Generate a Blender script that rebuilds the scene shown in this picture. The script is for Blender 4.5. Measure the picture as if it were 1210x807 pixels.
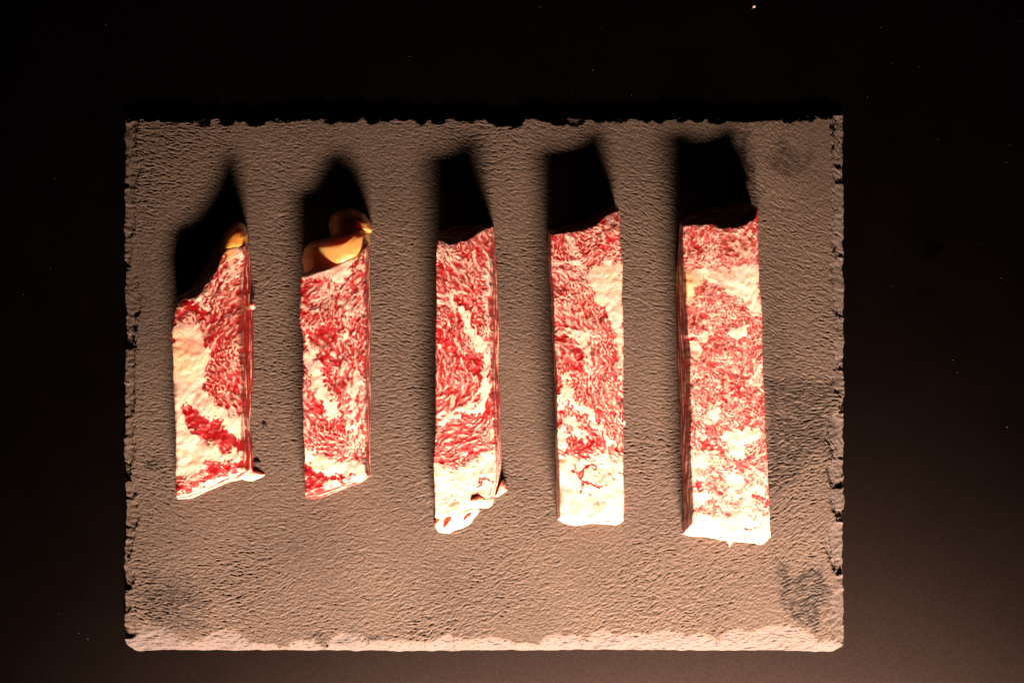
import bpy, math, random
import numpy as np

# ------------------------------------------------------------------ clear
for o in list(bpy.data.objects):
    bpy.data.objects.remove(o, do_unlink=True)
scene = bpy.context.scene
COL = scene.collection

# ------------------------------------------------------------------ scale: the picture's own grid, 0.47 mm per unit on the slate
S = 0.00047
CX, CY = 605.0, 403.5
LENS = 50.0
H = 1210 * S * LENS / 36.0            # camera height above the slate's face (z = 0)
TH = 0.0062                           # slate thickness

# ------------------------------------------------------------------ camera
cam_d = bpy.data.cameras.new('camera')
cam_d.lens = LENS
cam_d.sensor_width = 36.0
cam_d.clip_start = 0.01
cam_d.clip_end = 50.0
cam = bpy.data.objects.new('camera', cam_d)
COL.objects.link(cam)
cam.location = (0, 0, H)
scene.camera = cam

# ------------------------------------------------------------------ world: a dark room
w = bpy.data.worlds.new('World')
scene.world = w
w.use_nodes = True
w.node_tree.nodes['Background'].inputs['Color'].default_value = (1.0, 0.75, 0.6, 1)
w.node_tree.nodes['Background'].inputs['Strength'].default_value = 0.002

# ------------------------------------------------------------------ the one lamp: a wide low softbox beyond the near edge of the table
LAMP_D, LAMP_AZ, LAMP_Z = 1.35, 8.8, 0.60
lx = 0.0 + LAMP_D * math.sin(math.radians(LAMP_AZ)) 
ly = 0.066 - LAMP_D * math.cos(math.radians(LAMP_AZ))
ld = bpy.data.lights.new('softbox', 'AREA')
ld.shape = 'RECTANGLE'
ld.size = 0.60
ld.size_y = 0.27
ld.energy = 14.4
ld.spread = math.radians(26)
ld.color = (1.0, 0.645, 0.475)
lamp = bpy.data.objects.new('softbox', ld)
COL.objects.link(lamp)
lamp.location = (lx, ly, LAMP_Z)
from mathutils import Vector
lamp.rotation_euler = (Vector(((740 - CX) * S, -(1230 - CY) * S, 0.0)) - Vector((lx, ly, LAMP_Z))).to_track_quat('-Z', 'Y').to_euler()

vs = scene.view_settings
vs.view_transform = 'Standard'
vs.look = 'None'
vs.exposure = 0.0
vs.gamma = 1.0
vs.use_curve_mapping = False

# ================================================================== helpers
rng = np.random.default_rng(7)


def gauss(a, s):
    """gaussian blur, sigma s in cells, mirrored at the borders"""
    p = int(min(3 * s + 2, min(a.shape) - 1))
    b = np.pad(a, p, mode='reflect')
    fy = np.fft.fftfreq(b.shape[0])[:, None]
    fx = np.fft.rfftfreq(b.shape[1])[None, :]
    g = np.exp(-2 * (math.pi * s) ** 2 * (fx * fx + fy * fy))
    r = np.fft.irfft2(np.fft.rfft2(b) * g, s=b.shape)
    return r[p:-p, p:-p]


def norm(a):
    return (a - a.mean()) / (a.std() + 1e-9)


def bil(a, x, y):
    h, w_ = a.shape
    x = np.clip(x, 0, w_ - 1.001)
    y = np.clip(y, 0, h - 1.001)
    i = x.astype(np.int64)
    j = y.astype(np.int64)
    fx = x - i
    fy = y - j
    return ((a[j, i] * (1 - fx) + a[j, i + 1] * fx) * (1 - fy)
            + (a[j + 1, i] * (1 - fx) + a[j + 1, i + 1] * fx) * fy)


def lic(n, ang, L, step=1.0):
    """smooth a noise along a direction field: fibres"""
    h, w_ = n.shape
    gy, gx = np.mgrid[0:h, 0:w_].astype(float)
    c, s = np.cos(ang), np.sin(ang)
    out = n.copy()
    tot = 1.0
    for sg in (1, -1):
        x, y = gx.copy(), gy.copy()
        pc, ps = c * sg, s * sg
        k = int(L / step)
        for i in range(1, k + 1):
            x += pc * step
            y += ps * step
            wt = math.exp(-(i / (0.55 * k)) ** 2)
            out += wt * bil(n, x, y)
            tot += wt
            nc, ns = bil(c, x, y), bil(s, x, y)
            f = np.where(nc * pc + ns * ps < 0, -1.0, 1.0)
            pc, ps = nc * f, ns * f
    return out / tot


def angle_field(X, Y, guides, power=2.0):
    """directions (degrees, y down) at points, interpolated"""
    a = np.zeros_like(X)
    b = np.zeros_like(X)
    for gx, gy, d in guides:
        wgt = 1.0 / ((X - gx) ** 2 + (Y - gy) ** 2 + 60.0) ** (power / 2)
        t = math.radians(2 * d)
        a += wgt * math.cos(t)
        b += wgt * math.sin(t)
    return 0.5 * np.arctan2(b, a)


def seg_dist(X, Y, pts):
    d = np.full(X.shape, 1e9)
    for (x0, y0), (x1, y1) in zip(pts[:-1], pts[1:]):
        dx, dy = x1 - x0, y1 - y0
        t = np.clip(((X - x0) * dx + (Y - y0) * dy) / (dx * dx + dy * dy + 1e-9), 0, 1)
        d = np.minimum(d, np.hypot(X - x0 - t * dx, Y - y0 - t * dy))
    return d


def poly_sd(X, Y, pts):
    """signed distance, positive inside"""
    pts = list(pts)
    d = seg_dist(X, Y, pts + [pts[0]])
    inside = np.zeros(X.shape, bool)
    n = len(pts)
    for i in range(n):
        x0, y0 = pts[i]
        x1, y1 = pts[(i + 1) % n]
        c = ((y0 > Y) != (y1 > Y)) & (X < (x1 - x0) * (Y - y0) / (y1 - y0 + 1e-12) + x0)
        inside ^= c
    return np.where(inside, d, -d)


def sstep(a, b, x):
    t = np.clip((x - a) / (b - a), 0, 1)
    return t * t * (3 - 2 * t)


def noise1(n, sig, seed):
    r = np.random.default_rng(seed).normal(size=n + 8)
    k = np.exp(-0.5 * (np.arange(-int(4 * sig) - 1, int(4 * sig) + 2) / sig) ** 2)
    r = np.convolve(np.pad(r, len(k), mode='wrap'), k, 'same')[len(k):len(k) + n]
    return norm(r)


def resample(pts, n):
    p = np.array(pts, float)
    seg = np.hypot(*np.diff(p, axis=0).T)
    t = np.concatenate([[0], np.cumsum(seg)])
    u = np.linspace(0, t[-1], n)
    q = np.stack([np.interp(u, t, p[:, 0]), np.interp(u, t, p[:, 1])], 1)
    # ease the corners of the traced line a little
    k = max(1, int(n / t[-1] * 3))
    e = q.copy()
    for _ in range(2):
        pad = np.concatenate([np.repeat(e[:1], k, 0), e, np.repeat(e[-1:], k, 0)])
        ker = np.ones(2 * k + 1) / (2 * k + 1)
        e = np.stack([np.convolve(pad[:, i], ker, 'valid') for i in (0, 1)], 1)
    wgt = np.minimum(np.arange(n), np.arange(n)[::-1]) / (3.0 * k)
    wgt = np.clip(wgt, 0, 1)[:, None]
    return q * (1 - wgt) + e * wgt


def world(px, py, z):
    """grid point seen at px, py with height z (metres) -> metres"""
    k = S * (H - z) / H
    return (px - CX) * k, -(py - CY) * k


def mesh_np(name, co, quads, attrs=None, mat=None, parent=None, smooth=True, tris=None):
    me = bpy.data.meshes.new(name)
    co = np.asarray(co, np.float32)
    me.vertices.add(len(co))
    me.vertices.foreach_set('co', co.ravel())
    quads = np.asarray(quads, np.int32).reshape(-1, 4)
    tris = np.zeros((0, 3), np.int32) if tris is None else np.asarray(tris, np.int32).reshape(-1, 3)
    idx = np.concatenate([quads.ravel(), tris.ravel()])
    me.loops.add(len(idx))
    me.loops.foreach_set('vertex_index', idx)
    nq, nt = len(quads), len(tris)
    me.polygons.add(nq + nt)
    st = np.concatenate([np.arange(nq) * 4, nq * 4 + np.arange(nt) * 3]).astype(np.int32)
    me.polygons.foreach_set('loop_start', st)
    me.update(calc_edges=True)
    me.validate()
    me.polygons.foreach_set('use_smooth', np.full(len(me.polygons), smooth, bool))
    for k, v in (attrs or {}).items():
        a = me.attributes.new(k, 'FLOAT', 'POINT')
        a.data.foreach_set('value', np.asarray(v, np.float32).ravel())
    if mat:
        me.materials.append(mat)
    o = bpy.data.objects.new(name, me)
    COL.objects.link(o)
    if parent:
        o.parent = parent
    return o


def grid_quads(nv, nu, flip=False):
    i = np.arange(nv * nu).reshape(nv, nu)
    a, b, c, d = i[:-1, :-1], i[:-1, 1:], i[1:, 1:], i[1:, :-1]
    q = np.stack([a, d, c, b] if not flip else [a, b, c, d], -1)
    return q.reshape(-1, 4)


def thing(name, label, cat, loc=(0, 0, 0), group=None):
    o = bpy.data.objects.new(name, None)
    o.empty_display_size = 0.01
    COL.objects.link(o)
    o.location = loc
    tag(o, label, cat, group)
    return o


def tag(o, label, cat, group=None):
    o['label'] = label
    o['category'] = cat
    if group:
        o['group'] = group


# ================================================================== materials
class NT:
    def __init__(self, name):
        self.m = bpy.data.materials.new(name)
        self.m.use_nodes = True
        self.t = self.m.node_tree
        self.t.nodes.clear()
        self.out = self.n('ShaderNodeOutputMaterial')

    def n(self, kind, **kw):
        nd = self.t.nodes.new(kind)
        for k, v in kw.items():
            setattr(nd, k, v)
        return nd

    def l(self, a, b):
        self.t.links.new(a, b)

    def attr(self, name):
        return self.n('ShaderNodeAttribute', attribute_name=name).outputs['Fac']

    def noise(self, scale, detail=3.0, rough=0.55, vec=None, dist=0.0):
        nd = self.n('ShaderNodeTexNoise')
        nd.inputs['Scale'].default_value = scale
        nd.inputs['Detail'].default_value = detail
        nd.inputs['Roughness'].default_value = rough
        nd.inputs['Distortion'].default_value = dist
        if vec:
            self.l(vec, nd.inputs['Vector'])
        return nd.outputs['Fac']

    def ramp(self, fac, stops, mode='LINEAR'):
        nd = self.n('ShaderNodeValToRGB')
        nd.color_ramp.interpolation = mode
        el = nd.color_ramp.elements
        while len(el) < len(stops):
            el.new(0.5)
        for e, (p, c) in zip(el, stops):
            e.position = p
            e.color = (c[0], c[1], c[2], 1)
        self.l(fac, nd.inputs['Fac'])
        return nd.outputs['Color']

    def val(self, fac, stops):
        return self.ramp(fac, [(p, (v, v, v)) for p, v in stops])

    def math(self, op, a, b=None):
        nd = self.n('ShaderNodeMath', operation=op)
        for i, v in enumerate((a, b)):
            if v is None:
                continue
            if isinstance(v, (int, float)):
                nd.inputs[i].default_value = v
            else:
                self.l(v, nd.inputs[i])
        return nd.outputs[0]

    def mix(self, fac, a, b, mode='MIX'):
        nd = self.n('ShaderNodeMix', data_type='RGBA', blend_type=mode)
        for v, k in ((fac, 'Factor'), (a, 'A'), (b, 'B')):
            s = [i for i in nd.inputs if i.name == k and (i.type == ('VALUE' if k == 'Factor' else 'RGBA'))][0]
            if isinstance(v, (int, float)):
                s.default_value = v
            elif isinstance(v, tuple):
                s.default_value = (*v, 1)
            else:
                self.l(v, s)
        return [o for o in nd.outputs if o.type == 'RGBA'][0]

    def bump(self, height, strength, dist, normal=None):
        nd = self.n('ShaderNodeBump')
        nd.inputs['Strength'].default_value = strength
        nd.inputs['Distance'].default_value = dist
        self.l(height, nd.inputs['Height'])
        if normal:
            self.l(normal, nd.inputs['Normal'])
        return nd.outputs['Normal']

    def principled(self, **kw):
        nd = self.n('ShaderNodeBsdfPrincipled')
        for k, v in kw.items():
            s = nd.inputs[k.replace('_', ' ')]
            if isinstance(v, (int, float)):
                s.default_value = v
            elif isinstance(v, tuple):
                s.default_value = v if len(v) != 3 or s.type == 'VECTOR' else (*v, 1)
            else:
                self.l(v, s)
        self.l(nd.outputs[0], self.out.inputs['Surface'])
        return nd


def meat_material(name, lean, mid, fat):
    t = NT(name)
    geo = t.n('ShaderNodeTexCoord').outputs['Object']
    f = t.attr('fat')
    fine = t.noise(900, 3, 0.6, geo)
    big = t.noise(140, 3, 0.6, geo)
    f2 = t.math('ADD', f, t.math('MULTIPLY', t.math('SUBTRACT', fine, 0.5), 0.35))
    col = t.ramp(f2, [(0.0, lean), (0.22, tuple(x * 1.25 for x in lean)), (0.47, mid), (0.66, tuple(0.5 * a + 0.5 * b for a, b in zip(mid, fat))), (0.86, fat), (1.0, tuple(min(1, x * 1.05) for x in fat))])
    # fat is not one white: cream and faintly pink drifts
    drift = t.ramp(big, [(0.36, (1.0, 0.74, 0.68)), (0.52, (1, 1, 1)), (0.66, (1.0, 0.85, 0.68))])
    col = t.mix(t.val(f2, [(0.45, 0.0), (0.8, 1.0)]), col, t.mix(1.0, col, drift, 'MULTIPLY'))
    yel = t.attr('tallow_and_shade')  # yellow fat, plus the painted orange of a shaded translucent edge
    col = t.mix(yel, col, t.mix(1.0, col, (1.0, 0.72, 0.36), 'MULTIPLY'))
    hgt = t.math('ADD', t.math('MULTIPLY', f, 0.5), t.math('MULTIPLY', t.noise(1400, 3, 0.6, geo), t.val(f, [(0.5, 0.7), (0.95, 0.22)])))
    nrm = t.bump(hgt, 0.55, 0.0005)
    nrm = t.bump(t.noise(330, 2, 0.5, geo), 0.40, 0.0008, nrm)
    sssw = t.val(f2, [(0.3, 0.18), (0.75, 0.45)])
    t.principled(Base_Color=col, Roughness=t.val(fine, [(0.3, 0.30), (0.7, 0.52)]), Normal=nrm,
                 Subsurface_Weight=sssw, Subsurface_Radius=(1.0, 0.22, 0.08), Subsurface_Scale=0.0028,
                 Specular_IOR_Level=0.25, Coat_Weight=0.5, Coat_Roughness=0.14, Coat_Normal=t.bump(t.noise(560, 2, 0.5, geo), 1.0, 0.0020))
    return t.m


M_MEAT = [
    meat_material('marbled_meat_deep', (0.25, 0.0016, 0.0034), (0.30, 0.056, 0.050), (0.74, 0.56, 0.47)),
    meat_material('marbled_meat_pink', (0.27, 0.0026, 0.0050), (0.32, 0.076, 0.070), (0.76, 0.59, 0.51)),
    meat_material('marbled_meat_pale', (0.28, 0.0050, 0.0075), (0.34, 0.098, 0.090), (0.78, 0.60, 0.51)),
]


def fat_material(name, col_a, col_b):
    t = NT(name)
    geo = t.n('ShaderNodeTexCoord').outputs['Object']
    n = t.noise(160, 3, 0.6, geo)
    col = t.ramp(n, [(0.35, col_a), (0.65, col_b)])
    nrm = t.bump(t.noise(300, 2, 0.5, geo), 0.22, 0.0006)
    t.principled(Base_Color=col, Roughness=0.38, Normal=nrm, Subsurface_Weight=0.75,
                 Subsurface_Radius=(1.0, 0.11, 0.02), Subsurface_Scale=0.0065, Specular_IOR_Level=0.45, Coat_Weight=0.5, Coat_Roughness=0.14)
    return t.m


M_TALLOW = fat_material('yellow_hard_fat', (0.86, 0.42, 0.12), (0.88, 0.49, 0.18))
M_AMBER = fat_material('amber_fat', (0.80, 0.33, 0.05), (0.86, 0.44, 0.11))
M_WHITE = fat_material('soft_white_fat', (0.74, 0.54, 0.38), (0.78, 0.62, 0.47))


def slate_material():
    t = NT('slate')
    geo = t.n('ShaderNodeTexCoord').outputs['Object']
    stain, pale, pink = t.attr('stain'), t.attr('pale'), t.attr('pink')
    big = t.noise(16, 4, 0.6, geo)
    fine = t.noise(1000, 4, 0.7, geo)
    base = t.ramp(big, [(0.3, (0.052, 0.040, 0.031)), (0.7, (0.074, 0.057, 0.044))])
    base = t.mix(0.9, base, t.ramp(fine, [(0.3, (0.55, 0.53, 0.52)), (0.5, (1, 1, 1)), (0.72, (1.55, 1.5, 1.45))]), 'MULTIPLY')
    base = t.mix(pale, base, (0.074, 0.064, 0.062))
    base = t.mix(stain, base, t.mix(1.0, base, (0.07, 0.05, 0.045), 'MULTIPLY'))
    base = t.mix(pink, base, (0.16, 0.060, 0.055))
    nrm = t.bump(t.noise(1500, 4, 0.7, geo), 0.75, 0.00045)
    rough = t.math('SUBTRACT', 0.62, t.math('MULTIPLY', stain, 0.2))
    t.principled(Base_Color=base, Roughness=rough, Normal=nrm, Specular_IOR_Level=0.30)
    return t.m


M_SLATE = slate_material()


def table_material():
    t = NT('black_table')
    tc = t.n('ShaderNodeTexCoord')
    geo = tc.outputs['Object']
    fine = t.noise(1300, 3, 0.6, geo)
    cloud = t.noise(26, 4, 0.6, geo)
    nrm = t.bump(fine, 0.18, 0.0003)
    sep = t.n('ShaderNodeSeparateXYZ')
    t.l(geo, sep.inputs[0])

    def spot(px, py, rx, ry, soft):
        x, y = (px - CX) * S, -(py - CY) * S
        dx = t.math('DIVIDE', t.math('SUBTRACT', sep.outputs[0], x), rx * S)
        dy = t.math('DIVIDE', t.math('SUBTRACT', sep.outputs[1], y), ry * S)
        d = t.math('SQRT', t.math('ADD', t.math('MULTIPLY', dx, dx), t.math('MULTIPLY', dy, dy)))
        d = t.math('ADD', d, t.math('MULTIPLY', t.math('SUBTRACT', t.noise(220, 2, 0.5, geo), 0.5), 0.7))
        return t.val(d, [(1.0 - soft, 1.0), (1.0, 0.0)])
    s1 = spot(1105, 293, 18, 13, 0.35)
    s2 = spot(1096, 346, 18, 8, 0.8)
    clean = t.math('SUBTRACT', 1.0, t.math('MAXIMUM', s1, t.math('MULTIPLY', s2, 0.6)))
    dcol = t.mix(clean, (0.0006, 0.0005, 0.0005), t.ramp(cloud, [(0.3, (0.0008, 0.0006, 0.0005)), (0.7, (0.0014, 0.0010, 0.0009))]))
    dif = t.n('ShaderNodeBsdfDiffuse')
    t.l(dcol, dif.inputs['Color'])
    t.l(nrm, dif.inputs['Normal'])
    gl = t.n('ShaderNodeBsdfGlossy')
    gl.distribution = 'BECKMANN'
    gcol = t.mix(clean, (0.006, 0.005, 0.0045), t.ramp(t.noise(900, 3, 0.7, geo), [(0.3, (0.033, 0.026, 0.024)), (0.7, (0.052, 0.041, 0.038))]))
    t.l(gcol, gl.inputs['Color'])
    gl.inputs['Roughness'].default_value = 0.47
    t.l(nrm, gl.inputs['Normal'])
    add = t.n('ShaderNodeAddShader')
    t.l(dif.outputs[0], add.inputs[0])
    t.l(gl.outputs[0], add.inputs[1])
    t.l(add.outputs[0], t.out.inputs['Surface'])
    return t.m


M_TABLE = table_material()


def plain(name, col, rough=0.6):
    t = NT(name)
    geo = t.n('ShaderNodeTexCoord').outputs['Object']
    n = t.noise(700, 3, 0.6, geo)
    c = t.ramp(n, [(0.3, tuple(x * 0.75 for x in col)), (0.7, tuple(min(1, x * 1.2) for x in col))])
    t.principled(Base_Color=c, Roughness=rough, Normal=t.bump(n, 0.4, 0.0004))
    return t.m


M_DUST = plain('pale_dust', (0.22, 0.19, 0.18))
M_DARK = plain('matte_black', (0.006, 0.004, 0.004), 0.7)
M_CRUMB = plain('pale_crumb', (0.85, 0.66, 0.62))

# ================================================================== setting: the table
n = 2
tx0, tx1, ty0, ty1 = -0.62, 0.62, -0.45, 0.45
tv = [(tx0, ty0, -TH), (tx1, ty0, -TH), (tx1, ty1, -TH), (tx0, ty1, -TH),
      (tx0, ty0, -TH - 0.03), (tx1, ty0, -TH - 0.03), (tx1, ty1, -TH - 0.03), (tx0, ty1, -TH - 0.03)]
table = mesh_np('table_surface', tv, [(0, 1, 2, 3), (7, 6, 5, 4), (0, 4, 5, 1), (1, 5, 6, 2), (2, 6, 7, 3), (3, 7, 4, 0)],
                mat=M_TABLE, smooth=False)
table['kind'] = 'structure'

# ================================================================== the slate board
X0, X1, Y0, Y1 = 147.0, 997.5, 139.0, 770.0


def f3_(r, shape):
    return norm(gauss(r.normal(size=shape), 8))


def build_slate():
    step = 0.9
    nx = int((X1 - X0) / step) + 1
    ny = int((Y1 - Y0) / step) + 1
    gx = np.linspace(X0, X1, nx)
    gy = np.linspace(Y0, Y1, ny)
    PX, PY = np.meshgrid(gx, gy)
    r = np.random.default_rng(31)
    # ---- cleavage ripples: short wavy ridges whose run turns over the plate
    ang = angle_field(PX, PY, [(200, 200, 3), (200, 450, 2), (200, 650, 4), (330, 300, 5), (330, 600, -6), (470, 300, 6), (470, 650, -16),
                               (620, 250, 12), (620, 450, 2), (620, 650, -18), (620, 740, -14), (770, 250, 24), (770, 450, 4), (780, 640, -20),
                               (770, 720, -24), (930, 180, 42), (930, 300, 36), (940, 380, 22), (940, 440, 4), (950, 520, -12),
                               (940, 580, -26), (940, 650, -36), (950, 700, -34)], 3.0)
    ang = ang + 0.10 * norm(gauss(r.normal(size=PX.shape), 14)) + 0.20 * norm(gauss(r.normal(size=PX.shape), 3))
    wn = r.normal(size=PX.shape)
    f1 = lic(wn, ang, 5, 1.0)
    f1 = norm(gauss(f1, 0.40) - gauss(f1, 1.4))
    f1 = norm(-np.log(1 + np.exp(-2.2 * f1)))
    wn2 = r.normal(size=PX.shape)
    f2 = lic(gauss(wn2, 1.0), ang, 8, 1.5)
    f2 = norm(gauss(f2, 1.0) - gauss(f2, 4.0))
    f5v = norm(lic(r.normal(size=PX.shape), np.full(PX.shape, math.pi / 2) + 0.25 * f3_(r, PX.shape), 9, 1.5))
    f5h = norm(lic(r.normal(size=PX.shape), np.full(PX.shape, 0.0), 5, 1.5))
    f3 = norm(gauss(r.normal(size=PX.shape), 40))
    f4 = norm(gauss(r.normal(size=PX.shape), 0.8))
    amp = 0.85 + 0.22 * norm(gauss(r.normal(size=PX.shape), 26)) + 0.15 * norm(gauss(r.normal(size=PX.shape), 70))
    amp = np.clip(amp, 0.3, 1.6)
    relief = amp * (0.29 * f1 + 0.11 * f2) + 0.45 * f3 + 0.13 * f4           # in grid units (0.47 mm)
    # ---- stains
    st = np.zeros_like(PX)
    wx = 5 * norm(gauss(r.normal(size=PX.shape), 6))
    wy = 5 * norm(gauss(r.normal(size=PX.shape), 6))
    qx, qy = PX + wx, PY + wy

    def blot(pts, soft, a):
        nonlocal st
        st = np.maximum(st, a * sstep(-soft, soft, poly_sd(qx, qy, pts)))

    def oval(cx, cy, rx, ry, soft, a):
        nonlocal st
        d = np.hypot((qx - cx) / rx, (qy - cy) / ry)
        st = np.maximum(st, a * sstep(1 + soft, 1 - soft, d))
    oval(931, 190, 21, 20, 0.4, 0.55)
    blot([(872, 150), (888, 152), (893, 195), (908, 240), (880, 246), (872, 190)], 8, 0.8)
    oval(180, 553, 15, 8, 0.5, 0.9)
    oval(200, 706, 38, 26, 0.7, 0.8)
    oval(215, 740, 30, 10, 0.6, 0.5)
    blot([(914, 666), (940, 672), (966, 664), (976, 692), (974, 735), (958, 748), (938, 738), (926, 708)], 5, 0.85)
    blot([(902, 440), (950, 452), (985, 448), (984, 515), (968, 540), (935, 562), (908, 590), (902, 590)], 10, 0.75)
    oval(408, 754, 40, 8, 0.6, 0.7)
    oval(912, 400, 20, 40, 0.8, 0.35)
    oval(350, 640, 60, 30, 0.9, 0.18)
    oval(170, 330, 30, 80, 0.9, 0.25)
    st *= np.clip(0.8 + 0.25 * norm(gauss(r.normal(size=PX.shape), 2)), 0, 1)
    pk = np.zeros_like(PX)
    for cx, cy, rr in ((742, 403, 6), (741, 600, 6), (590, 268, 4), (738, 540, 4), (905, 500, 5), (318, 505, 4), (300, 352, 3), (745, 560, 5), (742, 345, 3)):
        pk = np.maximum(pk, sstep(1.3, 0.2, np.hypot(qx - cx, qy - cy) / rr))
    pk *= 0.6 * np.clip(0.5 + 0.5 * norm(gauss(r.normal(size=PX.shape), 1)), 0, 1)
    # ---- chipped rims: each rim has overlapping flake scars
    z = relief.copy()
    pale = np.zeros_like(PX)
    rim_jit = np.zeros_like(PX)
    T = TH / S

    def rim(dist, s, length, seed, wmin, rlo, rhi, gap, fixed=(), steep=1.0, pal=0.0, rough=1.6, lip=0.35, even=0.0, lam=None, steps=0):
        """dist: cells from the rim, s: position along it"""
        nonlocal z, pale
        rr = np.random.default_rng(seed)
        n_ = int(length) + 40
        wline = wmin * (1 + 0.30 * noise1(n_, 9, seed)) * (0.7 + 0.4 * noise1(n_, 45, seed + 9)) + 0.6 * noise1(n_, 1.6, seed + 1)
        tilt = np.zeros(n_)
        depth = np.ones(n_) * 0.8
        pos = 0.0
        sc = list(fixed)
        while pos < length:
            rad = rr.uniform(rlo, rhi)
            sc.append((pos, rad, rad * rr.uniform(0.5, 1.0)))
            pos += rad * rr.uniform(*gap)
        ar = np.arange(n_)
        for p, rad, dep in sc:
            u = (ar - p) / rad
            a = np.where(abs(u) < 1, dep * np.sqrt(np.clip(1 - u * u, 0, 1)), 0)
            m = a > wline
            wline = np.where(m, a, wline)
            tilt[m] = (rr.normal() * 0.9 + u[m] * rr.normal() * 1.2) * (1 - even)
            depth[m] = rr.uniform(0.25, 0.55) * (1 - even) + 0.8 * even
        wline = np.maximum(wline, 0.7)
        si = np.clip(s + 0.8 * f4, 0, n_ - 1.001)
        W = np.interp(si.ravel(), ar, wline).reshape(s.shape) + 0.7 * f1
        W = np.maximum(W, 0.7)
        D = depth[si.astype(int)]
        TI = tilt[si.astype(int)]
        u = np.clip(1 - dist / W, 0, 1)
        if steps:
            us = np.clip(u + 0.10 * lam, 0, 1) * steps
            fr = us - np.floor(us)
            u = np.where(u > 0, (np.floor(us) + sstep(0.35, 1.0, fr)) / steps, 0)
        prof = T * D * (lip * np.minimum(u * 6, 1) * 0.35 + (1 - lip * 0.35) * u ** steep)
        chip = np.where(u > 0, -prof + rough * 0.5 * (0.30 * f2 + 0.12 * f4 + 0.45 * (lam if lam is not None else f2)) + TI * u, 0)
        flat = sstep(0.0, 0.25, u)
        z = np.minimum(np.where(u > 0, z * (1 - flat) + chip, z), np.where(u > 0, 0.6, 9))
        pale = np.maximum(pale, pal * sstep(0.02, 0.2, u))

    dl, dr, dt, db = PX - X0, X1 - PX, PY - Y0, Y1 - PY
    rim(dl, PY - Y0, Y1 - Y0, 5, 9, 8, 26, (0.7, 2.2), [(470, 24, 19), (205, 20, 16), (40, 45, 17), (330, 30, 15), (245, 16, 17)], 0.9, 0.05, 1.6, 0.8, lam=f5v, steps=4)
    rim(dr, PY - Y0, Y1 - Y0, 6, 13, 8, 28, (0.5, 1.4), [(377, 30, 26), (65, 14, 16), (150, 22, 17), (300, 18, 16), (450, 26, 16), (590, 40, 20)], 0.9, 0.5, 1.5, 0.6, lam=f5v, steps=3)
    rim(dt, PX - X0, X1 - X0, 7, 2.2, 5, 14, (1.0, 3.2), [(85, 10, 3), (172, 12, 4), (258, 22, 6), (350, 14, 4), (735, 26, 5), (800, 16, 6)], 0.9, 0.0, 0.5, 0.5, lam=f5h)
    rim(db, PX - X0, X1 - X0, 8, 11, 10, 40, (1.2, 3.0), [(120, 30, 26), (60, 24, 18), (565, 22, 26), (640, 34, 25), (530, 18, 20), (775, 50, 32), (725, 26, 27), (320, 60, 14), (430, 40, 17)], 1.25, 0.9, 1.3, 0.4, even=0.85, lam=f5h)
    z = np.maximum(z, -T + 1.2)
    # wobble of the outline
    e = 26.0
    jl = noise1(ny, 3, 11) * 0.5 + noise1(ny, 14, 12) * 0.6
    jr = noise1(ny, 3, 13) * 0.6 + noise1(ny, 20, 14) * 0.5
    jt = noise1(nx, 3, 15) * 0.25 + noise1(nx, 25, 16) * 0.4
    jb = noise1(nx, 4, 17) * 0.35 + noise1(nx, 30, 18) * 0.5
    QX = PX + jl[:, None] * np.clip(1 - dl / e, 0, 1) + jr[:, None] * np.clip(1 - dr / e, 0, 1)
    QY = PY + jt[None, :] * np.clip(1 - dt / e, 0, 1) + jb[None, :] * np.clip(1 - db / e, 0, 1)
    QY = QY - 5.0 * np.clip(1 - dt / 60, 0, 1) * np.clip((PX - 900) / 95, 0, 1)
    # rounded bottom corners
    for cx, sx in ((X0, 1), (X1, -1)):
        k = np.clip(1 - abs(PX - cx) / 14, 0, 1) * np.clip(1 - db / 14, 0, 1)
        QX = QX + sx * 5 * k ** 2
        QY = QY - 4 * k ** 2
    Z = z * S
    co = np.stack([(QX - CX) * S, -(QY - CY) * S, Z], -1).reshape(-1, 3)
    quads = grid_quads(ny, nx)
    # flank down to the table
    ii = np.arange(ny * nx).reshape(ny, nx)
    loop = np.concatenate([ii[0, :-1], ii[:-1, -1], ii[-1, ::-1][:-1], ii[::-1, 0][:-1]])
    nl = len(loop)
    rings = [loop]
    verts = [co]
    att = {'stain': st.ravel(), 'pale': pale.ravel(), 'pink': pk.ravel()}
    base = len(co)
    lp = co[loop]
    ctr = np.array([0, 0])
    for k, f in enumerate((0.35, 0.7, 1.0)):
        p = lp.copy()
        p[:, 2] = lp[:, 2] * (1 - f) + (-TH + 0.00005) * f
        nz = noise1(nl, 2.5, 40 + k) * 0.00025 * (1.0 if k < 2 else 0.4)
        dirn = -p[:, :2] / np.linalg.norm(p[:, :2], axis=1)[:, None]
        p[:, :2] += dirn * (np.abs(nz) + 0.0002 * k)[:, None]
        verts.append(p)
        rings.append(base + np.arange(nl))
        base += nl
        for a in att:
            att[a] = np.concatenate([att[a], att[a][loop]])
    qs = [quads]
    for a, b in zip(rings[:-1], rings[1:]):
        an, bn = np.roll(a, -1), np.roll(b, -1)
        qs.append(np.stack([a, an, bn, b], -1))
    o = mesh_np('slate_board', np.concatenate(verts), np.concatenate(qs), att, M_SLATE)
    tag(o, 'dark rectangular slate board with rough chipped edges carrying the five beef strips', 'slate board')
    return o, (PX, PY, Z)


slate, SL = build_slate()


def slate_z(px, py):
    PX, PY, Z = SL
    i = np.clip((px - X0) / (X1 - X0) * (PX.shape[1] - 1), 0, PX.shape[1] - 1).astype(int)
    j = np.clip((py - Y0) / (Y1 - Y0) * (PX.shape[0] - 1), 0, PX.shape[0] - 1).astype(int)
    return Z[j, i]


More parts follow.
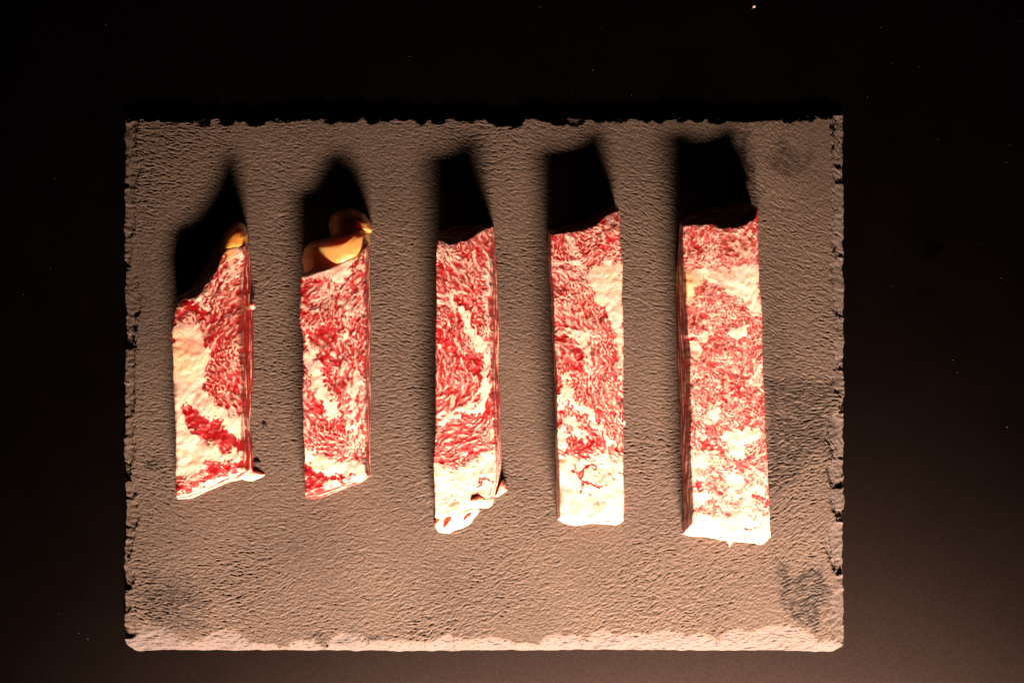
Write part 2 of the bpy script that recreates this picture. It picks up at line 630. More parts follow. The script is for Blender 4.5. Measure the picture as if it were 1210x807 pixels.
# ================================================================== the beef strips
def marbling(x0, y0, x1, y1, guides, strokes, bias0, seed, fine=1.0, a=(0.75, 0.9, 0.5), aniso=1.0, res=2.0, cells=0.0, slope=0.84):
    """fat share 0..1 over a rectangle of the grid: fibres that follow the guides, with drawn seams of fat and lean"""
    r = np.random.default_rng(seed)
    w_, h = int((x1 - x0) * res), int((y1 - y0) * res)
    gx = x0 + (np.arange(w_) + 0.5) / res
    gy = y0 + (np.arange(h) + 0.5) / res
    X, Y = np.meshgrid(gx, gy)
    ang = angle_field(X, Y, guides, 3.0) + 0.30 * norm(gauss(r.normal(size=X.shape), 7 * res))
    q = res * fine * 0.74
    a = (a[0] * 0.95, a[1] * 0.72, a[2] * 1.2)
    bias0 = bias0 - 0.20
    ang = ang + 0.35 * norm(gauss(r.normal(size=X.shape), 2.5 * res))
    n1 = lic(r.normal(size=X.shape), ang, 3.4 * q * aniso, 1.0)
    n1 = norm(gauss(n1, 0.6 * q) - gauss(n1, 2.4 * q))
    n2 = lic(gauss(r.normal(size=X.shape), 0.8 * q), ang, 8.0 * q * aniso, 1.5)
    n2 = norm(gauss(n2, 1.0 * q) - gauss(n2, 5.5 * q))
    pw = norm(gauss(r.normal(size=X.shape), 7 * res))
    n1 = n1 * np.clip(0.8 + 0.4 * pw, 0.15, 1.6)
    n2 = n2 * np.clip(0.85 - 0.35 * pw, 0.2, 1.6)
    n3 = norm(gauss(r.normal(size=X.shape), 9 * res))
    wx = 2.6 * norm(gauss(r.normal(size=X.shape), 4 * res)) + 1.5 * norm(gauss(r.normal(size=X.shape), 1.2 * res))
    wy = 2.6 * norm(gauss(r.normal(size=X.shape), 4 * res)) + 1.5 * norm(gauss(r.normal(size=X.shape), 1.2 * res))
    QX, QY = X + wx, Y + wy
    n0 = norm(gauss(r.normal(size=X.shape), 0.35 * res) - gauss(r.normal(size=X.shape), 0.9 * res))
    v = 0.30 * n0 + a[0] * n1 + a[1] * n2 + a[2] * n3 + bias0
    if cells:
        # fat nets round bundles of fibre
        pts = np.stack([r.uniform(x0, x1, 420), r.uniform(y0, y1, 420)], 1)
        pts = pts[:int((x1 - x0) * (y1 - y0) / 110)]
        d1 = np.full(X.shape, 1e9)
        d2 = np.full(X.shape, 1e9)
        for px, py in pts:
            d = np.hypot(QX - px, (QY - py) * 0.8)
            d2 = np.minimum(d2, np.maximum(d1, d))
            d1 = np.minimum(d1, d)
        v = v + cells * (sstep(2.2, 0.2, d2 - d1) - 0.24)
    for kind, pts, wid, amp in strokes:
        if kind == 'p':
            m = sstep(-1.7 * wid - 0.5, 1.7 * wid + 0.5, poly_sd(QX, QY, pts))
        elif kind == 'b':
            m = sstep(1.5, 0.45, np.hypot(QX - pts[0], QY - pts[1]) / wid)
        else:
            sd = seg_dist(QX, QY, pts)
            m = sstep(wid * 0.5 + 2.0, max(0.0, wid * 0.5 - 2.6), sd)
        v = v + amp * m * (1.75 if amp > 0 else 1.5)
    detail = 0.5 * a[0] * n1 + 0.25 * n0
    v = np.where(v > 1.9, 1.9 + 0.30 * (v - 1.9) + 0.5 * detail, v)
    f = 1 / (1 + np.exp(-slope * v))
    return f, v, (x0, y0, res)


def strip(idx, top, base, h, heights, field, mat, label, seed, edge=0.9, fillet=3.2, tallow_and_shade=None, wall_bias=-0.55, step=0.55, wall_fat=(), top_round=3.6):
    """one strip of beef: top/base = dict(t, r, b, l) of traced lines"""
    f, v, (fx0, fy0, res) = field
    lenl = sum(math.dist(a, b) for a, b in zip(top['l'][:-1], top['l'][1:]))
    lent = sum(math.dist(a, b) for a, b in zip(top['b'][:-1], top['b'][1:]))
    nv, nu = int(lenl / step) + 1, int(lent / step) + 1

    def quad(d):
        t, b = resample(d['t'], nu), resample(d['b'], nu)
        l, r_ = resample(d['l'], nv), resample(d['r'], nv)
        return t, b, l, r_
    t, b, l, r_ = quad(top)
    for k, (c, axis) in enumerate(((t, 1), (b, 1), (l, 0), (r_, 0))):
        nn = len(c)
        env = np.clip(np.minimum(np.arange(nn), np.arange(nn)[::-1]) / 12.0, 0, 1)
        c[:, axis] += edge * env * (0.16 * noise1(nn, 5, seed + k) + 0.65 * noise1(nn, 22, seed + 10 + k))
    u = np.linspace(0, 1, nu)[None, :, None]
    w_ = np.linspace(0, 1, nv)[:, None, None]
    P = ((1 - w_) * t[None] + w_ * b[None] + (1 - u) * l[:, None] + u * r_[:, None]
         - ((1 - w_) * (1 - u) * t[0] + (1 - w_) * u * t[-1] + w_ * (1 - u) * b[0] + w_ * u * b[-1]))
    PX, PY = P[..., 0], P[..., 1]
    # height over the face
    num = np.zeros_like(PX)
    den = np.zeros_like(PX)
    for hx, hy, hz in heights:
        wgt = 1 / ((PX - hx) ** 2 + (PY - hy) ** 2 + 40)
        num += wgt * hz
        den += wgt
    Hh = num / den
    rr = np.random.default_rng(seed + 77)
    gf = bil(f, (PX - fx0) * res - 0.5, (PY - fy0) * res - 0.5)
    lump = norm(gauss(rr.normal(size=PX.shape), 14 / step / 2)) * 0.6 + norm(gauss(rr.normal(size=PX.shape), 4.0)) * 0.24
    Hh = Hh + lump + 1.1 * (gauss(gf, 1.3) - 0.5)
    # rounded rim
    ed = np.minimum(np.minimum(np.arange(nu)[None, :], np.arange(nu)[::-1][None, :]) * (lent / nu),
                    np.minimum(np.arange(nv)[:, None] / top_round, np.arange(nv)[::-1][:, None]) * (lenl / nv))
    fl = fillet * (1 + 0.35 * norm(gauss(rr.normal(size=PX.shape), 12)))
    fl = np.maximum(fl, 0.8)
    q = np.clip(1 - ed / fl, 0, 1)
    Hh = Hh - fl * (1 - np.sqrt(np.clip(1 - q * q, 0, 1)))
    Z = Hh * S
    wx, wy = world(PX, PY, Z)
    co = np.stack([wx, wy, Z], -1).reshape(-1, 3)
    quads = grid_quads(nv, nu)
    ii = np.arange(nv * nu).reshape(nv, nu)
    loop = np.concatenate([ii[0, :-1], ii[:-1, -1], ii[-1, ::-1][:-1], ii[::-1, 0][:-1]])
    # base loop, in the same order
    bt, bb, bl, br = quad(base)
    bloop = np.concatenate([bt[:-1], br[:-1], bb[::-1][:-1], bl[::-1][:-1]])
    nl = len(loop)
    lp = co[loop]
    bz = slate_z(bloop[:, 0], bloop[:, 1]) - 0.0002
    bx, by = world(bloop[:, 0], bloop[:, 1], 0.0)
    bp = np.stack([bx, by, bz], 1)
    nr = 22
    # the cut side: long fibres along the strip
    hh = 90
    wn = rr.normal(size=(hh, nl))
    wall_f = lic(wn, 0.16 * norm(gauss(rr.normal(size=(hh, nl)), 12)), 30, 2.0)
    wall_f = norm(gauss(wall_f, 3.2) - gauss(wall_f, 13))
    wall_2 = norm(gauss(rr.normal(size=(hh, nl)), 3.0))
    edge_v = gauss(v, 6 * res)
    ev = bil(edge_v, (PX.ravel()[loop] - fx0) * res - 0.5, (PY.ravel()[loop] - fy0) * res - 0.5)
    gl_ = gf.ravel()[loop]
    verts = [co]
    rings = [loop]
    fat = [gf.ravel()]
    cnt = len(co)
    d2 = lp[:, :2] - bp[:, :2]
    tang = np.roll(lp[:, :2], -1, 0) - np.roll(lp[:, :2], 1, 0)
    tang /= np.linalg.norm(tang, axis=1)[:, None] + 1e-12
    nor = np.stack([-tang[:, 1], tang[:, 0]], 1)
    nor *= np.sign((nor * (lp[:, :2] - lp[:, :2].mean(0))).sum(1).mean())
    ksm = np.ones(31) / 31
    nor = np.stack([np.convolve(np.pad(nor[:, i], 15, mode='wrap'), ksm, 'valid') for i in (0, 1)], 1)
    bulge = 0.9 + 0.5 * noise1(nl, 60, seed + 50)
    for k in range(1, nr + 1):
        tt = k / nr
        z = lp[:, 2] * (1 - tt) + bp[:, 2] * tt
        xy = lp[:, :2] * (1 - tt) + bp[:, :2] * tt
        row = int(tt * (hh - 1))
        rf = wall_f[row]
        off = (math.sin(math.pi * tt) * bulge + math.sin(math.pi * min(1, tt * 1.15)) * (0.30 * rf + 0.15 * wall_2[row])) * S
        xy = xy + nor * off[:, None]
        verts.append(np.concatenate([xy, z[:, None]], 1))
        rings.append(cnt + np.arange(nl))
        cnt += nl
        wf_ = np.zeros(nl)
        for wpts, wrad, wamp in wall_fat:
            wf_ += wamp * sstep(wrad * 1.3, wrad * 0.5, seg_dist(bloop[:, 0], bloop[:, 1], wpts))
        vv = wf_ + 1.0 * rf + 0.25 * wall_2[row] + wall_bias + 0.55 * ev
        ff = 1 / (1 + np.exp(-2.1 * vv))
        kk = min(1.0, tt * 2.6)
        fat.append(ff * kk + gl_ * (1 - kk))
    qs = [quads]
    for a_, b_ in zip(rings[:-1], rings[1:]):
        an, bn = np.roll(a_, -1), np.roll(b_, -1)
        qs.append(np.stack([a_, an, bn, b_], -1))
    # underside
    last = rings[-1]
    c0 = np.concatenate(verts)[last].mean(0)
    allv = np.concatenate(verts + [c0[None]])
    ci = len(allv) - 1
    tris = np.stack([last, np.roll(last, -1), np.full(nl, ci)], -1)
    fatv = np.concatenate(fat + [np.array([0.5])])
    gx_ = CX + allv[:, 0] / S
    gy_ = CY - allv[:, 1] / S
    tal = np.zeros(len(allv))
    for cx, cy, rad, amp in (tallow_and_shade or []):
        tal = np.maximum(tal, amp * sstep(1.2, 0.3, np.hypot(gx_ - cx, gy_ - cy) / rad))
    org = bp.mean(0) * np.array([1, 1, 0])
    root = thing('steak_strip', label, 'beef strip', tuple(org), 'strips of raw marbled beef laid side by side on the slate')
    mesh_np('meat', allv - org, np.concatenate(qs), {'fat': fatv, 'tallow_and_shade': tal}, mat, root, True, tris)
    return root, org


def lump(name, outline, zfun, mat, parent=None, org=(0, 0, 0), z0=0.0, power=2.6, seed=0, rough=0.6, nr=26, ns=96, center=None):
    """a rounded lump over a traced outline; zfun(px, py) = crown height in grid units"""
    p = np.array(list(outline) + [outline[0]], float)
    seg = np.hypot(*np.diff(p, axis=0).T)
    t = np.concatenate([[0], np.cumsum(seg)])
    uu = np.linspace(0, t[-1], ns + 1)[:-1]
    q = np.stack([np.interp(uu, t, p[:, 0]), np.interp(uu, t, p[:, 1])], 1)
    for _ in range(2):
        q = 0.5 * q + 0.25 * (np.roll(q, 1, 0) + np.roll(q, -1, 0))
    q = q + rough * 0.5 * np.stack([noise1(ns, 3, seed), noise1(ns, 3, seed + 1)], 1)
    c = np.array(center) if center else q.mean(0)
    area = 0.5 * np.sum(q[:, 0] * np.roll(q[:, 1], -1) - np.roll(q[:, 0], -1) * q[:, 1])
    if area > 0:
        q = q[::-1]                     # counter-clockwise once y is flipped
    verts = []
    rr = np.random.default_rng(seed + 5)
    pl = rr.normal(size=(240, 240))
    pl = norm(gauss(pl, 7)) + 0.25 * norm(gauss(pl, 2.5))
    for k in range(1, nr + 1):
        r = k / nr
        pt = c + (q - c) * math.sin(r * math.pi / 2) ** 0.85
        rad = math.sin(r * math.pi / 2)
        prof = max(0.0, 1 - rad ** power) ** (1 / 2.0)
        zt = zfun(pt[:, 0], pt[:, 1])
        z = (z0 + (zt - z0) * prof + rough * 0.5 * bil(pl, (pt[:, 0] - c[0]) * 1.6 + 120, (pt[:, 1] - c[1]) * 1.6 + 120) * min(1, prof * 2)) * S
        x, y = world(pt[:, 0], pt[:, 1], z)
        verts.append(np.stack([x, y, z], 1))
    top = np.array([[*world(c[0], c[1], zfun(c[0], c[1]) * S), float(zfun(c[0], c[1])) * S]])
    # tuck the foot inward
    foot = verts[-1].copy()
    foot[:, :2] = foot[:, :2].mean(0) + (foot[:, :2] - foot[:, :2].mean(0)) * 0.86
    foot[:, 2] = min(z0 * S, foot[:, 2].min()) - 0.0004
    verts.append(foot)
    allv = np.concatenate(verts + [top, foot.mean(0)[None]])
    n_r = len(verts)
    quads = []
    for k in range(n_r - 1):
        a = k * ns + np.arange(ns)
        b = a + ns
        quads.append(np.stack([a, b, np.roll(b, -1), np.roll(a, -1)], -1))
    ti, bi = n_r * ns, n_r * ns + 1
    a = np.arange(ns)
    l_ = (n_r - 1) * ns + a
    tris = np.concatenate([np.stack([np.full(ns, ti), a, np.roll(a, -1)], -1), np.stack([np.full(ns, bi), np.roll(l_, -1), l_], -1)])
    o = mesh_np(name, allv - np.array(org), np.concatenate(quads), None, mat, parent, True, tris)
    return o


def vert(pts, h=55, dx=0.0, dy=0.0):
    """foot line straight below a traced top line, moved by dx, dy"""
    k = (H - h * S) / H
    return [(CX + (x - CX) * k + dx, CY + (y - CY) * k + dy) for x, y in pts]


def const(z):
    return lambda x, y: np.zeros_like(np.asarray(x, float)) + z


# ------------------------------------------------------------------ strip with the slanted far end (leftmost)
T = dict(
    t=[(209, 352), (218, 349), (232, 344), (247, 331), (257, 313), (265, 297), (274, 292), (289, 290)],
    r=[(289, 290), (289, 306), (285, 322), (283, 345), (283, 400), (285, 440), (286, 480), (284, 510), (284, 535), (283, 556)],
    b=[(209, 583), (220, 579), (243, 573), (262, 564), (283, 556)],
    l=[(209, 352), (207, 365), (204, 380), (203, 395), (204, 430), (205.5, 480), (207, 515), (208, 560), (209, 583)])
B = dict(
    t=[(222, 350), (228, 336), (240, 316), (252, 292), (262, 276), (278, 270), (294, 282)],
    r=[(294, 282), (296, 309), (298, 340), (299, 362), (300, 400), (300, 440), (298, 470), (296, 495), (298, 518), (300, 540), (300, 556)],
    b=[(210, 590), (226, 589.5), (244, 581), (267, 571.5), (287, 566), (300, 556)],
    l=[(222, 350), (220, 370), (218, 400), (218, 480), (216, 540), (210, 590)])
fld = marbling(195, 255, 310, 600,
    [(230, 360, 20), (265, 320, 120), (260, 370, 110), (262, 420, 75), (270, 460, 60), (225, 430, 85), (240, 500, 40), (265, 520, 42), (260, 550, -15), (230, 570, -20), (215, 540, 80)],
    [('p', [(203, 388), (215, 381), (230, 385), (240, 395), (244, 412), (243, 440), (242, 462), (262, 480), (286, 498), (286, 514), (268, 504), (254, 494), (234, 484), (220, 476), (204, 478)], 2.0, 3.4),
     ('p', [(204, 474), (213, 480), (220, 498), (228, 514), (240, 525), (262, 537), (285, 533), (283, 541), (262, 542), (243, 542), (234, 552), (228, 562), (205, 562)], 2.5, 2.9),
     ('p', [(216, 481), (235, 492), (252, 500), (262, 496), (284, 516), (284, 530), (262, 528), (246, 514), (228, 508)], 2.0, -1.7),
     ('s', [(259, 500), (270, 515), (284, 524)], 10, -1.3),
     ('s', [(217, 485), (232, 494), (248, 503)], 6, -1.5),
     ('s', [(228, 576), (246, 567), (262, 555), (284, 550)], 7, -2.4),
     ('s', [(209, 574), (222, 574)], 4, -2.6),
     ('s', [(236, 562), (250, 556), (262, 552)], 3, -1.2),
     ('s', [(222, 579), (245, 573), (265, 562), (284, 556)], 4, 2.6),
     ('s', [(221, 358), (230, 366), (243, 376), (256, 374)], 7, -2.6),
     ('s', [(210, 356), (220, 352), (230, 353), (238, 362), (248, 370)], 4.5, 2.4),
     ('b', (272, 302), 9, 2.6), ('b', (272, 317), 7, 2.0), ('s', [(262, 335), (276, 327)], 6, 1.6),
     ('s', [(255, 335), (262, 320), (266, 306)], 5, -1.0),
     ('s', [(222, 375), (235, 383)], 8, 1.0)],
    0.10, 101, 1.05, (0.95, 0.85, 0.35))
r1, o1 = strip(1, T, B, 52, [(215, 400, 50), (280, 400, 51), (215, 570, 50), (280, 550, 50), (270, 310, 50), (285, 295, 52), (228, 365, 49), (240, 340, 50)],
               fld, M_MEAT[0], 'deep red beef strip with slanted far end and thick cream fat along its left side', 11, edge=0.9, fillet=4.0,
               tallow_and_shade=[(222, 420, 34, 0.45), (205, 396, 9, 0.9), (205, 412, 10, 0.95), (205, 430, 10, 0.95), (206, 448, 10, 0.9), (206, 466, 8, 0.7), (274, 300, 20, 0.85)], wall_bias=-0.75, wall_fat=[([(213, 590), (245, 581), (287, 566), (300, 557)], 4, 1.7)])  # small circles at left paint the orange of the shaded, translucent edge
o = lump('fat_tip', [(255, 306), (259, 291), (265, 277), (273, 267), (282, 261), (289, 265), (293.5, 277), (293, 292), (287, 301), (275, 300), (264, 306)],
         lambda x, y: 50 + 0.35 * (np.asarray(x, float) - 270), M_AMBER, r1, o1, z0=4, power=2.8, seed=3, rough=0.3)
o['label'] = 'amber fat at the pointed far tip'
o = lump('fat_flake', [(284, 561), (296, 556), (306, 558), (314, 561), (304, 566), (298, 568), (288, 567)], const(5), M_WHITE, r1, o1, z0=0.2, seed=9, rough=0.8, nr=10, ns=48)
o['label'] = 'thin flake of fat sticking out at the near corner'
lump('fat_nub', [(296, 358), (301, 357), (302, 364), (298, 367), (295, 363)], const(16), M_WHITE, r1, o1, z0=6, seed=19, rough=0.5, nr=8, ns=24)

# ------------------------------------------------------------------ strip with the yellow fat cap
T = dict(
    t=[(356, 325), (373, 321.5), (388, 318), (405, 311), (420, 303), (433, 292)],
    r=[(433, 292), (432, 320), (432, 380), (431, 430), (433, 480), (432, 520), (431, 550), (434, 562)],
    b=[(361, 583), (375, 578), (395, 572), (415, 567), (434, 562)],
    l=[(356, 325), (354, 335), (355, 370), (353.5, 383), (356.5, 393), (358, 410), (358, 470), (359, 531), (360, 555), (361, 583)])
B = dict(
    t=[(366, 322), (385, 318), (410, 304), (438, 284)],
    r=[(438, 284), (437, 320), (438, 345), (439, 380), (438.5, 420), (439.5, 457), (438.5, 490), (438, 520), (438.5, 548), (439, 561)],
    b=[(362, 588), (368, 590.5), (382, 587.5), (409, 576.5), (429, 569), (439, 561)],
    l=[(366, 322), (367, 400), (368, 470), (367, 540), (362, 588)])
fld = marbling(340, 275, 450, 600,
    [(370, 335, 160), (410, 330, 110), (375, 370, 130), (410, 375, 110), (400, 420, 100), (365, 400, 80), (380, 450, 60), (420, 450, 92), (370, 490, 55), (395, 500, 85), (420, 500, 95), (380, 530, 30), (400, 555, 15), (380, 575, -15)],
    [('p', [(355, 322), (373, 320), (388, 316), (410, 305), (434, 290), (430, 304), (418, 308), (413, 325), (405, 332), (390, 326), (357, 331)], 1.5, 2.6),
     ('s', [(412, 332), (416, 318), (424, 306)], 1.6, -1.8),
     ('s', [(363, 400), (367, 425), (376, 450), (385, 470), (392, 490)], 11, 2.6),
     ('s', [(359, 388), (372, 382), (384, 378)], 4, 1.6),
     ('s', [(402, 400), (411, 380), (416, 366)], 5, 1.5),
     ('s', [(420, 440), (418, 470), (414, 500), (418, 530)], 6, 1.2),
     ('s', [(372, 392), (390, 390), (405, 388)], 5, -1.3), ('s', [(388, 430), (386, 452)], 9, -1.2),
     ('s', [(376, 420), (392, 418), (396, 430)], 7, -1.2), ('s', [(361, 465), (371, 474), (382, 485)], 6, -1.5),
     ('s', [(362, 342), (362, 356)], 5, -1.3), ('s', [(418, 335), (424, 340)], 6, -1.3), ('s', [(420, 525), (424, 534)], 5, -1.6),
     ('p', [(359, 531), (372, 535), (390, 543), (408, 545), (434, 549), (434, 562), (415, 560), (398, 558), (384, 562), (370, 550), (359, 546)], 2, 3.2),
     ('s', [(361, 552), (370, 558), (380, 564)], 8, -3.6), ('s', [(394, 563), (402, 564)], 4, -2.5), ('s', [(411, 564), (419, 564)], 3, -1.6),
     ('s', [(364, 572), (374, 577)], 6, -0.8), ('s', [(385, 570), (410, 571), (432, 563)], 4, 2.2)],
    0.12, 202, 1.15, (0.85, 1.0, 0.35))
r2, o2 = strip(2, T, B, 54, [(360, 340, 53), (425, 340, 54), (365, 560, 53), (425, 555, 53), (395, 450, 55)],
               fld, M_MEAT[1], 'pink beef strip with a folded yellow fat cap at its far end', 22, edge=0.8, fillet=2.6,
               tallow_and_shade=[(420, 297, 26, 0.5)], wall_bias=-0.35)
o = lump('fat_cap', [(357, 306), (359, 294), (366, 287), (380, 282), (392, 280), (411, 275), (430, 267), (437, 274), (438, 290), (434, 303), (415, 317), (397, 325), (374, 329), (360, 323)],
         lambda x, y: 41 + 17 * sstep(372, 404, np.asarray(x, float) - 0.25 * (np.asarray(y, float) - 300)) , M_TALLOW, r2, o2, z0=1, power=3.4, seed=31, rough=0.4, nr=46, ns=180, center=(398, 299))
o['label'] = 'near fold of the yellow fat cap'
o = lump('fat_cap', [(388, 266), (392, 253), (402, 248), (416, 246), (430, 252), (439, 263), (440, 274), (430, 281), (405, 285), (391, 280)],
         lambda x, y: 34 + 14 * sstep(415, 440, np.asarray(x, float)), M_TALLOW, r2, o2, z0=1, power=2.6, seed=37, rough=0.4, nr=30, ns=120)
o['label'] = 'far fold of the yellow fat cap'

# ------------------------------------------------------------------ strip with the frayed near end (middle)
T = dict(
    t=[(517.5, 284), (525, 286), (534, 287), (550, 282), (563, 276), (573, 271), (582, 268)],
    r=[(582, 268), (579, 292), (578.5, 350), (580, 412), (582, 450), (583.5, 493), (585, 525), (586, 548), (585, 566), (581, 585)],
    b=[(514, 610), (530, 607), (548, 602), (565, 597), (581, 585)],
    l=[(517.5, 284), (516, 300), (515.5, 340), (514.5, 375), (515, 424), (514, 500), (513.5, 565), (514, 600), (514, 610)])
B = dict(
    t=[(523, 274), (534, 266), (560, 264), (584, 270)],
    r=[(584, 270), (586, 290), (588, 320), (589.5, 356), (591, 380), (590, 430), (592, 470), (591, 500), (592.5, 525), (593, 550), (591, 570), (585, 586)],
    b=[(516, 613), (530, 611), (550, 604), (567, 601), (585, 586)],
    l=[(523, 274), (520, 340), (519, 424), (519, 500), (518, 570), (516, 613)])
fld = marbling(500, 255, 612, 640,
    [(530, 295, 35), (560, 285, 35), (550, 310, 50), (572, 320, 72), (525, 330, 48), (545, 345, 52), (560, 360, 55), (530, 370, 60), (540, 400, 66), (565, 420, 72), (525, 430, 85), (555, 440, 75),
     (540, 470, 110), (570, 480, 100), (525, 485, -25), (555, 500, -25), (535, 520, -25), (560, 540, -30), (530, 560, -6), (560, 580, -12)],
    [('s', [(534, 350), (546, 368), (555, 388), (566, 408), (573, 430), (574, 452), (572, 475)], 9, 2.5),
     ('s', [(572, 478), (556, 484), (540, 491), (517, 500)], 7, 1.9),
     ('s', [(575, 300), (577, 340), (576, 380), (578, 420)], 5, 1.1),
     ('s', [(518, 300), (530, 305)], 9, 0.8),
     ('s', [(542, 352), (556, 368), (560, 380)], 4, -1.5),
     ('s', [(520, 402), (530, 408), (545, 418), (556, 425), (566, 438)], 9, -1.2), ('s', [(520, 395), (527, 414)], 8, -1.2),
     ('s', [(552, 422), (562, 436)], 7, -1.2), ('s', [(522, 318), (532, 324)], 6, -1.0), ('s', [(545, 300), (558, 303)], 6, -1.0),
     ('s', [(553, 530), (560, 524)], 6, -1.3), ('s', [(576, 470), (577, 505)], 6, -1.2),
     ('p', [(512, 553), (540, 553), (560, 545), (588, 535), (590, 612), (512, 616)], 5, 2.7),
     ('s', [(516, 562), (534, 561)], 2, -1.7), ('s', [(516, 572), (536, 570)], 2, -1.9), ('s', [(518, 588), (538, 587)], 2.2, -2.1), ('s', [(540, 588), (566, 584)], 2.4, -1.9),
     ('s', [(564, 569), (578, 567), (586, 572)], 4, -4.2), ('s', [(552, 570), (557, 567)], 3, -2.2), ('s', [(520, 597), (545, 592)], 1.6, -1.6)],
    0.02, 303, 1.0, (0.95, 0.95, 0.3), 1.35)
r3, o3 = strip(3, T, B, 58, [(530, 300, 58), (572, 290, 59), (520, 590, 52), (575, 580, 52), (550, 450, 55)],
               fld, M_MEAT[1], 'narrow beef strip with diagonal streaks of fat and a frayed near end', 33, edge=0.8, fillet=2.2, wall_bias=-0.4)
o = lump('fat_flap', [(515, 606), (540, 601), (566, 598), (568, 603), (556, 616), (545, 625), (530, 629), (518, 630), (514, 622)],
         lambda x, y: 30 - 0.55 * (np.asarray(y, float) - 600), M_WHITE, r3, o3, z0=0.5, power=3.0, seed=51, rough=2.0, nr=24, ns=90)
o['label'] = 'loose torn flap hanging off the near end'
o = lump('lean_shred', [(522, 622), (530, 613), (536, 608), (534, 615), (525, 625)], const(27), M_MEAT[0], r3, o3, z0=6, seed=52, rough=0.6, nr=10, ns=40)
o = lump('lean_shred', [(544, 618), (549, 609), (560, 601), (557, 609), (549, 616)], const(26), M_MEAT[0], r3, o3, z0=6, seed=53, rough=0.6, nr=10, ns=40)
o = lump('fat_flap', [(584, 588), (589, 576), (593, 566), (598, 570), (601, 578), (595, 583), (588, 588)], const(20), M_WHITE, r3, o3, z0=0.5, power=3, seed=54, rough=1.0, nr=16, ns=60)
o['label'] = 'small white tab at the near right corner'
o = lump('fat_flap', [(548, 590), (562, 582), (576, 580), (583, 588), (581, 598), (572, 602), (562, 601), (551, 598)], const(56), M_WHITE, r3, o3, z0=20, power=2.4, seed=55, rough=1.6, nr=20, ns=80)
o['label'] = 'curl of fat folded over the near end'

# ------------------------------------------------------------------ strip with the white block of fat on its right side
T = dict(
    t=[(650, 276), (662, 275.5), (678, 274.5), (695, 270), (706, 265), (713, 257), (722, 251), (732, 248)],
    r=[(732, 248), (733, 285), (735, 310), (735.5, 347), (737, 385), (737, 409), (735.5, 440), (735.5, 472), (737.5, 500), (736, 530), (737, 567), (737.5, 592), (735, 611)],
    b=[(662, 611), (680, 614), (700, 612), (718, 613), (735, 611)],
    l=[(650, 276), (651, 300), (652, 330), (654.5, 366), (655.5, 409), (657, 450), (658.5, 485), (660, 530), (661, 580), (662, 611)])
B = dict(
    t=[(648, 272), (670, 266), (700, 256), (727, 241)],
    r=[(727, 241), (728, 310), (731, 347), (733, 409), (731, 472), (733, 530), (734, 592), (737, 615.5)],
    b=[(658.5, 614), (667, 618.5), (680, 621.5), (700, 618.5), (730, 620.5), (737, 615.5)],
    l=[(648, 272), (648, 300), (650, 335), (652, 366), (654, 409), (655, 435), (656, 470), (657, 510), (657, 550), (656.5, 580), (658.5, 614)])
fld = marbling(638, 230, 750, 635,
    [(665, 290, 60), (700, 300, 140), (715, 285, 30), (665, 330, 40), (685, 345, 40), (670, 370, 45), (700, 385, 45), (660, 400, 10), (690, 410, 65), (715, 420, 75), (665, 430, 80), (690, 440, 78), (670, 470, 75), (700, 470, 70), (725, 460, 60),
     (680, 500, 60), (720, 510, 75), (690, 530, 60), (690, 560, 40), (700, 590, 45)],
    [('p', [(696, 326), (708, 315), (734, 311), (737, 395), (728, 386), (715, 368), (704, 350)], 2.5, 2.8),
     ('s', [(731, 385), (734, 415), (735, 445)], 9, 1.5),
     ('s', [(655, 390), (672, 391), (688, 397), (693, 415), (694, 430)], 6, 2.0),
     ('s', [(660, 480), (666, 466), (674, 463), (684, 478), (700, 492), (716, 508), (718, 525)], 8, 2.5), ('s', [(667, 465), (668, 448), (676, 436)], 5, 1.8),
     ('s', [(672, 496), (684, 508), (690, 516)], 8, 2.1), ('s', [(665, 505), (668, 530)], 8, 1.4),
     ('s', [(654, 312), (672, 310), (690, 318)], 8, 1.2), ('s', [(672, 282), (678, 296)], 10, 0.9),
     ('s', [(707, 290), (716, 296), (722, 288)], 9, -1.4), ('s', [(718, 278), (732, 282)], 6, -1.4), ('s', [(686, 288), (690, 298)], 7, -0.9),
     ('s', [(657, 400), (667, 400)], 10, -1.3), ('s', [(658, 440), (661, 475)], 8, -1.5), ('s', [(683, 420), (686, 435)], 9, -0.9),
     ('s', [(676, 500), (685, 496)], 10, -0.9), ('s', [(677, 516), (684, 524)], 9, -1.0), ('b', (696, 520), 5, -2.4), ('s', [(704, 486), (712, 492)], 8, -1.0), ('s', [(722, 535), (735, 530)], 5, -1.2),
     ('p', [(655, 540), (680, 545), (705, 535), (740, 540), (740, 620), (655, 620)], 5, 1.5), ('p', [(655, 583), (740, 583), (740, 620), (655, 620)], 6, 2.2),
     ('s', [(676, 553), (685, 564), (689, 577)], 2.4, -3.6), ('s', [(684, 562), (690, 553), (696, 552), (703, 556)], 4, -3.6), ('s', [(688, 568), (700, 571), (708, 574)], 3.4, -3.2),
     ('s', [(698, 582), (708, 592), (712, 602)], 3, -2.6), ('s', [(708, 594), (722, 594)], 2.4, -2.4), ('s', [(730, 556), (737, 558)], 4, -2.4), ('s', [(672, 532), (690, 538)], 6, -1.6)],
    0.22, 404, 0.95, (0.95, 0.9, 0.3), 1.1)
r4, o4 = strip(4, T, B, 55, [(660, 290, 54), (725, 260, 55), (665, 600, 54), (730, 600, 54), (695, 450, 56)],
               fld, M_MEAT[1], 'beef strip with a white block of fat on its right and pointed far corner', 44, edge=0.7, fillet=2.2,
               tallow_and_shade=[(718, 335, 24, 0.25)], wall_bias=-0.6)
lump('lean_peak', [(718, 256), (722, 246), (727, 240.5), (732, 246), (733, 256)], const(47), M_MEAT[0], r4, o4, z0=18, seed=61, rough=0.6, nr=12, ns=48)
